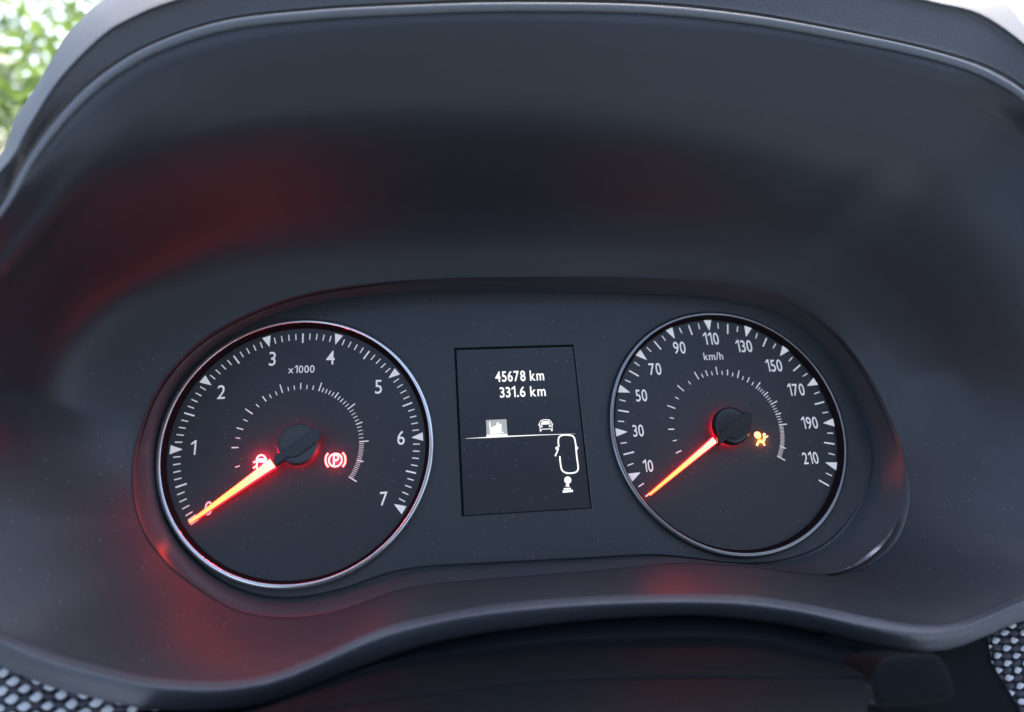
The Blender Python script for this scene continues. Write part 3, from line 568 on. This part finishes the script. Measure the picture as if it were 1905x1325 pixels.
# needles: lit pointer, dark arm, hub
def frame(root, tip):
    d = Vector((tip[0]-root[0], tip[1]-root[1])); L = d.length; return math.atan2(d.y, d.x), L
def make_needle(R, c, key, w_root, w_tip, hub_mat, arm_rot, arm_mat):
    q = BAKE[key]; rt, tp = q['root'], q['tip']
    ang, L = frame(rt, tp)
    e = bpy.data.objects.new('needle', None); C.objects.link(e); e.parent = R
    # pointer blade in its own frame: +x towards the tip
    me = []
    hr, ht = w_root/2, w_tip/2
    n = 14; vs, fs = [], []
    for i in range(n+1):
        t = i/n; h = hr+(ht-hr)*(t**.8); z = rt[2]+(tp[2]-rt[2])*t
        vs += [V(L*t, h, z+.01), V(L*t, h*.8, z-.012), V(L*t, -h*.8, z-.012), V(L*t, -h, z+.01), V(L*t, 0, z+.028)]
    for i in range(n):
        a = i*5; b = a+5
        for k in range(5): fs.append((a+k, b+k, b+(k+1) % 5, a+(k+1) % 5))
    fs.append((0, 1, 2, 3, 4)); fs.append(tuple(n*5+k for k in (4, 3, 2, 1, 0)))
    me = mesh('pointer_blade', vs, fs); me.materials.append(M['needle_core']); me.materials.append(M['needle_side'])
    for p in me.polygons:
        i = p.index
        if i < n*5 and i % 5 != 1: p.material_index = 1
    bl = link('pointer_blade', me, None, e, smooth=False)
    bl.matrix_local = Matrix.Translation(V(rt[0]-c[0], rt[1]-c[1], 0)) @ Matrix.Rotation(-ang, 4, 'Y')
    # hub cap (round) with bevel
    link('hub_cap', lathe('hub_cap', [(1e-7, -.128), (.10, -.128), (.148, -.127), (.158, -.121), (.163, -.105), (.165, -.055), (.150, -.052), (.10, -.045), (.10, 0)], 72), hub_mat, e)
    # arm over the hub
    poly = [(x-CL[0], y-CL[1]) for x, y in BAKE['arm']]
    if arm_rot:
        ca, sa_ = math.cos(arm_rot), math.sin(arm_rot); poly = [(x*ca-y*sa_, x*sa_+y*ca) for x, y in poly]
    me = prism('needle_arm', poly, -.152, -.075)
    bm = bmesh.new(); bm.from_mesh(me); bmesh.ops.bevel(bm, geom=[x for x in bm.edges if not x.is_boundary and abs(x.calc_face_angle(0)) > 1.2], offset=.007*S, segments=2, affect='EDGES'); bm.to_mesh(me); bm.free()
    link('needle_arm', me, arm_mat, e, smooth=False)
    gl = link('hub_glow_ring', lathe('hub_glow_ring', [(.120, -.004), (.138, -.008), (.146, -.020), (.146, -.032), (.120, -.044)], 64), M['red_ring'], e)
    return e
aL, _ = frame(BAKE['ndl_l']['root'], BAKE['ndl_l']['tip']); aR, _ = frame(BAKE['ndl_r']['root'], BAKE['ndl_r']['tip'])
make_needle(tach, CL, 'ndl_l', .098, .026, M['hub'], 0, M['hub_arm'])
make_needle(spd, CR, 'ndl_r', .066, .024, M['hub_dark'], aR-aL, M['hub_dark'])

# warning lamps on the dials
def lamp_point(parent, loc, col, e, r=.0006, spot=None):
    l = bpy.data.lights.new('indicator_light', 'POINT'); l.color = col; l.energy = e; l.shadow_soft_size = r
    o = bpy.data.objects.new('indicator_light', l); C.objects.link(o); o.parent = parent; o.location = loc
    return o
def icon(root, c, name, core, rim=None, m_core=None, m_rim=None, label=None):
    vs, fs = core
    o = link(name, mesh(name, shift(vs, c), fs), m_core, root, smooth=False)
    if label: o['label'] = label
    if rim:
        v2, f2 = rim
        r_ = link('glow_outline', mesh('glow_outline', shift(v2, c), f2), m_rim, o, smooth=False)  # wider red outline behind the symbol stands in for its glow
    return o
bc, bx, by = BAKE['brake_c']; rb = (abs(bx[0]-bc[0])+abs(by[1]-bc[1]))/2
sw = .013
def brake(k, a, b):
    return join([stroke(circ(bc, rb, 36), sw*k, a, b, closed=True),
                 stroke(curve2(BAKE['brake_arcL'], 14), sw*k, a, b), stroke(curve2(BAKE['brake_arcR'], 14), sw*k, a, b),
                 stroke(curve2(BAKE['brake_P'][:2], 3)+[tuple(q) for q in BAKE['brake_P'][2:]], sw*k*1.05, a, b)])
icon(tach, CL, 'parking_brake_symbol', brake(1, -.006, -.003), brake(1.7, -.0028, -.0008), M['warn_red'], M['warn_glow'], 'lit red parking brake symbol, a P in a circle')
def door(k, a, b):
    return join([stroke(curve2(BAKE['door_body'], 30), sw*k, a, b), stroke(BAKE['door_bar'], sw*2.4*k if k == 1 else sw*3, a, b),
                 stroke(BAKE['door_w'], sw*k, a, b), stroke(BAKE['door_w2'], sw*k, a, b), stroke(BAKE['door_w3'], sw*k, a, b)])
icon(tach, CL, 'door_open_symbol', door(1, -.006, -.003), door(1.7, -.0028, -.0008), M['warn_red'], M['warn_glow'], 'lit red open door symbol partly under the needle')
def airbag(k, a, b):
    g, gx, gy = BAKE['ab_bag']; h, hx = BAKE['ab_head']
    return join([disc(g, abs(gx[0]-g[0])*.88*k, a, b, abs(gy[1]-g[1])*.88*k), disc(h, abs(hx[0]-h[0])*.82*k, a, b),
                 stroke(curve2(BAKE['ab_body'], 20), .016*k, a, b), stroke(BAKE['ab_leg'], .012*k, a, b), stroke(BAKE['ab_arm'], .010*k, a, b)])
icon(spd, CR, 'airbag_symbol', airbag(1, -.006, -.003), None, M['warn_amber'], None, 'lit amber airbag symbol beside the hub')
RED = (1, .01, .04)
lamp_point(tach, V(bc[0]-CL[0], bc[1]-CL[1], -.030), RED, .0017)
dcn = BAKE['door_bar'][0]
lamp_point(tach, V(dcn[0]-CL[0]+.03, dcn[1]-CL[1], -.030), RED, .0030)
g0 = BAKE['ab_body'][1]
lamp_point(spd, V(g0[0]-CR[0]-.02, g0[1]-CR[1], -.028), (1, .22, .01), .0007)

# ============================================================= display
dsp = thing('trip_display', 'upright rectangular black trip computer screen between the dials, showing 45678 km', 'screen', dx, dy, 0)
o_ = (dx, dy)
me = prism('screen_glass', [(-dw, -dh), (dw, -dh), (dw, dh), (-dw, dh)], -.004, .02)
link('screen_glass', me, M['screen'], dsp, smooth=False)
def bar(poly, w0, w1, name, m_):
    return link(name, prism(name, poly, w0, w1), m_, dsp, smooth=False)
t_ = .010
bar([(-dw, -dh), (-dw+.022, -dh), (-dw+.022, dh), (-dw, dh)], -.0065, -.004, 'screen_border', M['black'])
bar([(-dw+.022, dh-.016), (dw-.014, dh-.016), (dw-.014, dh), (-dw+.022, dh)], -.0065, -.004, 'screen_border', M['black'])
bar([(dw-.014, -dh), (dw-.004, -dh), (dw-.004, dh), (dw-.014, dh)], -.0065, -.004, 'screen_border', M['black'])
bar([(-dw+.022, -dh), (dw-.014, -dh), (dw-.014, -dh+.010), (-dw+.022, -dh+.010)], -.0065, -.004, 'screen_border', M['black'])
bar([(dw-.004, -dh), (dw, -dh), (dw, dh), (dw-.004, dh)], -.022, -.004, 'screen_edge', M['edge'])
F0, F1 = -.0085, -.0045
def dtext(key, s, name):
    l, r, t = BAKE[key]; h = t[1]-l[1]
    me = text_mesh(name, s, h, .8, .016)
    xs = [v.co.x for v in me.vertices]; k = (r[0]-l[0])*S/(max(xs)-min(xs))
    for v in me.vertices: v.co.x *= k
    o = link(name, me, M['scr_white'], dsp, smooth=False)
    o.location = V((l[0]+r[0])/2-dx, (l[1]+t[1])/2-dy, F0); o['label'] = 'lit reading %s' % s
dtext('d_text1', '45678 km', 'odometer_reading'); dtext('d_text2', '331.6 km', 'trip_reading')
def dicon(name, part, m_, label=None):
    vs, fs = part
    o = link(name, mesh(name, shift(vs, o_), fs), m_, dsp, smooth=False)
    if label: o['label'] = label
    return o
ln = BAKE['d_line']
dicon('divider_line', stroke(ln, .006, F0, F1, wds=[.001, .003, .007, .009, .006, .001]), M['scr_white'])
tb = dicon('menu_tab', polyv(BAKE['d_tab'], F0, F1), M['scr_grey'], 'grey menu tab with a bar chart')
dicon('menu_tab_foot', polyv(BAKE['d_tabfoot'], F0-.001, F1), M['scr_white'])
dicon('chart_symbol', join([stroke(BAKE['d_chart_ax'], .010, F0-.002, F1), polyv(BAKE['d_chart'], F0-.0023, F1)]), M['scr_white'])
co_ = BAKE['d_car_out']
lm = BAKE['d_car_lamp']
dicon('car_front_symbol', join([stroke(co_, .0065, F0, F1), polyv(BAKE['d_car_glass'], F0-.0004, F1), stroke(BAKE['d_car_bumper'], .0055, F0-.0008, F1),
    disc(lm[0], .0085, F0-.001, F1), disc(lm[1], .0085, F0-.001, F1)]+[disc(q, .0055, F0-.0012, F1) for q in BAKE['d_car_mirror']]+[disc(q, .0075, F0-.0014, F1) for q in BAKE['d_car_feet']]), M['scr_white'])
dicon('car_top_symbol', join([stroke(curve2(BAKE['d_top_right'], 40), .0125, F0, F1), stroke(curve2(BAKE['d_top_r2'], 50), .0125, F0-.0003, F1),
    stroke(BAKE['d_door'], .012, F0-.0006, F1)]+[disc(q, .0135, F0-.0009, F1) for q in BAKE['d_top_mir']]), M['scr_white'], 'car seen from above with its left door open')
b = BAKE['d_ball']
dicon('gear_knob_symbol', join([disc(b[0], .0300, F0, F1), stroke([b[1], b[2]], .024, F0-.0003, F1, wds=[.018, .034]), stroke([(b[3][0]-.030, b[3][1]), (b[3][0]+.030, b[3][1])], .013, F0, F1),
    stroke([(b[4][0]-.043, b[4][1]-.0015), (b[4][0]+.043, b[4][1]+.0015)], .018, F0, F1)]), M['scr_white'])

# ============================================================= steering column and dashboard below
cover = thing('steering_column_cover', 'dark plastic steering column cover under the hood with a grained leather pad', 'column cover')
k0, k1, k1b, k2 = [catmull(BAKE[k], 90, False) for k in ('k0', 'k1', 'k1b', 'k2')]
link('upper_shell', loft('upper_shell', smooth_rows([k0+np.array([0, .25, .5]), k0, k1], 5), False), M['cover'], cover)
link('lower_shell', loft('lower_shell', smooth_rows([k1+np.array([0, 0, .06]), k1+np.array([0, 0, -.02]), k1b, (k1b+k2)/2+np.array([0, .03, -.05]), k2, k2+np.array([0, 0, .2])], 5), False), M['cover'], cover)
k3, k4 = [catmull(BAKE[k], 90, False) for k in ('k3', 'k4')]
link('leather_pad', loft('leather_pad', smooth_rows([k3+np.array([0, -.02, .15]), k3, k3*.93+k4*.07+np.array([0, .01, -.03]), (k3+k4)/2+np.array([0, .05, -.06]), k4], 8), False), M['leather'], cover)
stalk = thing('stalk_housing', 'dark rounded plastic stalk housing at the right end of the column cover', 'stalk housing')
bs = catmull(BAKE['boss'], 60, True); cen = bs.mean(0)
rows = smooth_rows([bs+np.array([0, 0, .35]), bs+np.array([0, 0, .02]), bs*.96+cen*.04+np.array([0, 0, -.03]), bs*.5+cen*.5+np.array([0, 0, -.04]), bs*.02+cen*.98+np.array([0, 0, -.04])], 4)
link('housing_shell', loft('housing_shell', rows, True), M['boss'], stalk)
dash = thing('dashboard_side_panel', 'dark greenish plastic dashboard panel between the column cover and the right fabric trim', 'dashboard panel')
pr = catmull(BAKE['panel_r'], 60, True); cen = pr.mean(0)
link('panel_shell', loft('panel_shell', smooth_rows([pr+np.array([0, 0, .3]), pr, pr*.97+cen*.03+np.array([0, 0, -.02]), pr*.03+cen*.97+np.array([0, 0, -.03])], 4), True), M['boss'], dash)

# woven fabric trims: a dark ground with raised pale knots
bmk = bmesh.new()
for q_ in range(5):
    r_s = bmesh.ops.create_uvsphere(bmk, u_segments=7, v_segments=6, radius=1)
    f_s = (.62, .92, 1.0, .9, .6)[q_]
    for vv in r_s['verts']:
        x_, y_, z_ = vv.co
        vv.co = Vector((z_*.050*f_s*S, y_*.010*f_s*S-(.006 if q_ in (1, 2, 3) else 0)*S, (x_*.0085+(q_-2)*.0125-z_*z_*.004*(q_-2)+z_*.003)*S))
knot = bpy.data.meshes.new('weave_knot'); bmk.to_mesh(knot); bmk.free(); knot.materials.append(M['fab_white'])
for p in knot.polygons: p.use_smooth = True
bmk = bmesh.new(); bmesh.ops.create_uvsphere(bmk, u_segments=8, v_segments=5, radius=1)
for vv in bmk.verts: vv.co = Vector((vv.co.x*.045*S, vv.co.y*.016*S, vv.co.z*.02*S))
knot2 = bpy.data.meshes.new('dark_knot'); bmk.to_mesh(knot2); bmk.free(); knot2.materials.append(mat('fabric_grey_yarn', (.07, .07, .085), 1.0))
for p in knot2.polygons: p.use_smooth = True
_lth = np.unwrap(np.arctan2((lp_in[:, 0])/2, lp_in[:, 1]-.05)); _lr = np.hypot(lp_in[:, 0]/2, lp_in[:, 1]-.05)
def outside_hood(p):
    t = math.atan2(p[0]/2, p[1]-.05)
    i = int(np.argmin(np.abs(((_lth-t+math.pi) % (2*math.pi))-math.pi)))
    return math.hypot(p[0]/2, p[1]-.05) > _lr[i]*1.005
def fabric(label, quad, kk, uvtest, rows_, cols_, kx, kz):
    T = thing('fabric_trim', label, 'fabric trim', group='fabric dashboard trims')
    q = BAKE[quad]
    link('fabric_base', mesh('fabric_base', [V(a[0], a[1], a[2]+.015) for a in q], [(0, 1, 2, 3)]), M['fab_dark'], T, smooth=False)
    o0, oa, ob = [np.array(x) for x in BAKE[kk]]; A_, B_ = oa-o0, ob-o0
    for i in cols_:
        for j in rows_:
            p = o0+A_*i+B_*j
            p = p+np.array([rnd.uniform(-.006, .006), rnd.uniform(-.004, .004), 0])
            if not uvtest(p): continue
            k = bpy.data.objects.new('weave_knot', knot); C.objects.link(k); k.parent = T
            k.matrix_local = Matrix.Translation(V(p[0], p[1], p[2])) @ Matrix.Rotation(rnd.uniform(-.18, .12), 4, 'Y') @ Matrix.Diagonal((rnd.uniform(.8, 1.0)*kx, 1, rnd.uniform(.85, 1.05)*kz, 1))
            p2 = p+A_*.5
            k = bpy.data.objects.new('dark_knot', knot2); C.objects.link(k); k.parent = T
            k.matrix_local = Matrix.Translation(V(p2[0], p2[1], p2[2]+.004)) @ Matrix.Rotation(rnd.uniform(-.3, .3), 4, 'Y')
    return T
el = BAKE['fabedge_l']
fabric('white flecked dark woven trim in the lower left corner under the hood lip', 'fab_l', 'fabk_l', outside_hood, range(-4, 14), range(-8, 8), .88, .80)
fabric('white flecked dark woven trim in the lower right corner under the hood lip', 'fab_r', 'fabk_r', outside_hood, range(-3, 16), range(-8, 7), .82, .62)

# ============================================================= unseen cabin parts behind the viewer, added to shade the dials
def rounded_box(name, x0, x1, y0, y1, z0, z1, bev, material, parent):
    bm = bmesh.new(); bmesh.ops.create_cube(bm, size=1)
    for v_ in bm.verts: v_.co = Vector((x0+(v_.co.x+.5)*(x1-x0), y0+(v_.co.y+.5)*(y1-y0), z0+(v_.co.z+.5)*(z1-z0)))
    bmesh.ops.bevel(bm, geom=bm.edges[:], offset=bev, segments=4, affect='EDGES')
    me = bpy.data.meshes.new(name); bm.to_mesh(me); bm.free(); return link(name, me, material, parent)
seatm = mat('charcoal_seat_cloth', (.035, .037, .042), .9, bump=.5, bscale=900)
seat = bpy.data.objects.new('added_driver_seat', None); C.objects.link(seat); seat.location = (0, -.95, .25)
tag(seat, 'unseen charcoal driver seat added behind the viewer for shade, its blue-grey cushion bouncing light', 'car seat')
rounded_box('backrest', -.27, .27, -.10, .10, .2, .92, .06, seatm, seat)
rounded_box('headrest', -.14, .14, -.08, .06, .96, 1.16, .05, seatm, seat)
rounded_box('bounce_cushion', -.27, .27, -.05, .55, .02, .22, .06, mat('blue_grey_bounce_cloth', (.20, .28, .36), .9, bump=.5, bscale=900), seat)  # cushion colour put in to bounce bluish light onto the hood ceiling
doorm = mat('door_trim_plastic', (.03, .03, .033), .6, bump=.2, bscale=900)
for nm_, x_, lb_ in (('added_car_door', -.80, 'unseen dark trimmed driver door added left of the viewer for shade, its window open above'), ('added_car_door', 1.35, 'unseen dark trimmed passenger door added far right of the viewer for shade')):
    d_ = bpy.data.objects.new(nm_, None); C.objects.link(d_); d_.location = (x_, -.75, .1); tag(d_, lb_, 'car door', 'added front doors of the car')
    rounded_box('door_panel', -.04, .04, -.75, .75, .1, .98, .03, doorm, d_)
roof = bpy.data.objects.new('added_car_roof', None); C.objects.link(roof); roof.location = (.35, -1.1, 1.52)
tag(roof, 'unseen pale grey car roof lining added above the seats for shade', 'car roof')
rounded_box('headliner', -.85, .85, -1.4, .55, 0, .05, .02, mat('headliner_cloth', (.30, .30, .30), .95), roof)

# ============================================================= trees outside
leafm = mat('sunlit_leaf', (.10, .16, .03), .5)
_n = leafm.node_tree.nodes; _l = leafm.node_tree.links
_b = _n['Principled BSDF']; _t = _n.new('ShaderNodeBsdfTranslucent'); _m = _n.new('ShaderNodeMixShader')
_oi = _n.new('ShaderNodeTexCoord'); _nz = _n.new('ShaderNodeTexNoise'); _nz.inputs['Scale'].default_value = 5
_l.new(_oi.outputs['Object'], _nz.inputs['Vector'])
_cr = _n.new('ShaderNodeValToRGB'); _cr.color_ramp.elements[0].position = .35; _cr.color_ramp.elements[0].color = (.035, .065, .03, 1)
_cr.color_ramp.elements[1].position = .65; _cr.color_ramp.elements[1].color = (.12, .17, .035, 1)
_l.new(_nz.outputs['Fac'], _cr.inputs[0]); _l.new(_cr.outputs[0], _b.inputs['Base Color'])
_t.inputs[0].default_value = (.17, .27, .05, 1); _m.inputs[0].default_value = .4
_l.new(_b.outputs[0], _m.inputs[1]); _l.new(_t.outputs[0], _m.inputs[2]); _l.new(_m.outputs[0], _n['Material Output'].inputs[0])
barkm = mat('brown_bark', (.09, .07, .05), .9, bump=1, bscale=30)
def tree(label, loc, h, rx, rz, nleaf, seed, kindn='leafy_tree'):
    r = random.Random(seed)
    T = bpy.data.objects.new(kindn, None); C.objects.link(T); T.location = loc; tag(T, label, 'tree', 'trees outside the car')
    vs, fs = [], []
    def limb(p0, p1, r0, r1, n=8, k=5):
        b0 = len(vs); d = (p1-p0); ax = d.normalized(); s1 = ax.orthogonal().normalized(); s2 = ax.cross(s1)
        for i in range(k+1):
            t = i/k; c_ = p0+d*t+s1*math.sin(t*5+r0*40)*.04*d.length; rr_ = r0+(r1-r0)*t
            for j in range(n):
                a = 2*math.pi*j/n; vs.append(c_+s1*rr_*math.cos(a)+s2*rr_*math.sin(a))
        for i in range(k):
            for j in range(n):
                a = b0+i*n+j; b_ = b0+i*n+(j+1) % n; fs.append((a, b_, b_+n, a+n))
    zc = h-rz
    limb(Vector((0, 0, -.05)), Vector((.05, 0, zc)), .11, .06)
    clus = []
    for i in range(38):
        a = r.uniform(0, 6.283); el_ = math.asin(r.uniform(-.85, 1)); q = r.uniform(.5, 1)**.6
        c_ = Vector((rx*q*math.cos(a)*math.cos(el_), rx*q*math.sin(a)*math.cos(el_), zc+rz*q*math.sin(el_)))
        clus.append(c_)
        if i % 3 == 0: limb(Vector((.04, 0, zc*r.uniform(.6, .95))), c_, .035, .008, 6, 4)
    link('trunk', mesh('trunk', vs, fs), barkm, T)
    vs2, fs2 = [], []
    for i in range(nleaf):
        c_ = clus[r.randrange(len(clus))]
        p = c_+Vector((r.gauss(0, .16), r.gauss(0, .16), r.gauss(0, .13)))*(rx/1.1)
        d = Vector((r.gauss(0, 1), r.gauss(0, 1), r.gauss(0, .7))).normalized(); s1 = d.orthogonal().normalized()
        s1 = (s1*math.cos(i)+d.cross(s1)*math.sin(i)); L = r.uniform(.03, .055); W_ = L*.33
        k = len(vs2); vs2 += [p-d*L, p+s1*W_, p+d*L, p-s1*W_]; fs2.append((k, k+1, k+2, k+3))
    cr_ = link('crown', mesh('crown', vs2, fs2), leafm, T, smooth=False)
    return T
def ray_at(d, dist): return Vector(d)*dist
cw = co.matrix_world.translation
def gpos(d, dist):
    p = cw+Vector(d).normalized()*dist; return Vector((p.x, p.y, 0)), p.z
p, z = gpos((-.52, .85, .10), 4.6)
tree('sunlit leafy tree beyond the upper left of the hood, paler and yellower', p, z+1.25, 1.3, 1.4, 20000, 3)
p, z = gpos((.665, .725, .18), 4.6)
tree('leafy tree beyond the upper right of the hood, only a green sliver showing', p, z+1.0, 1.0, 1.1, 12000, 5)
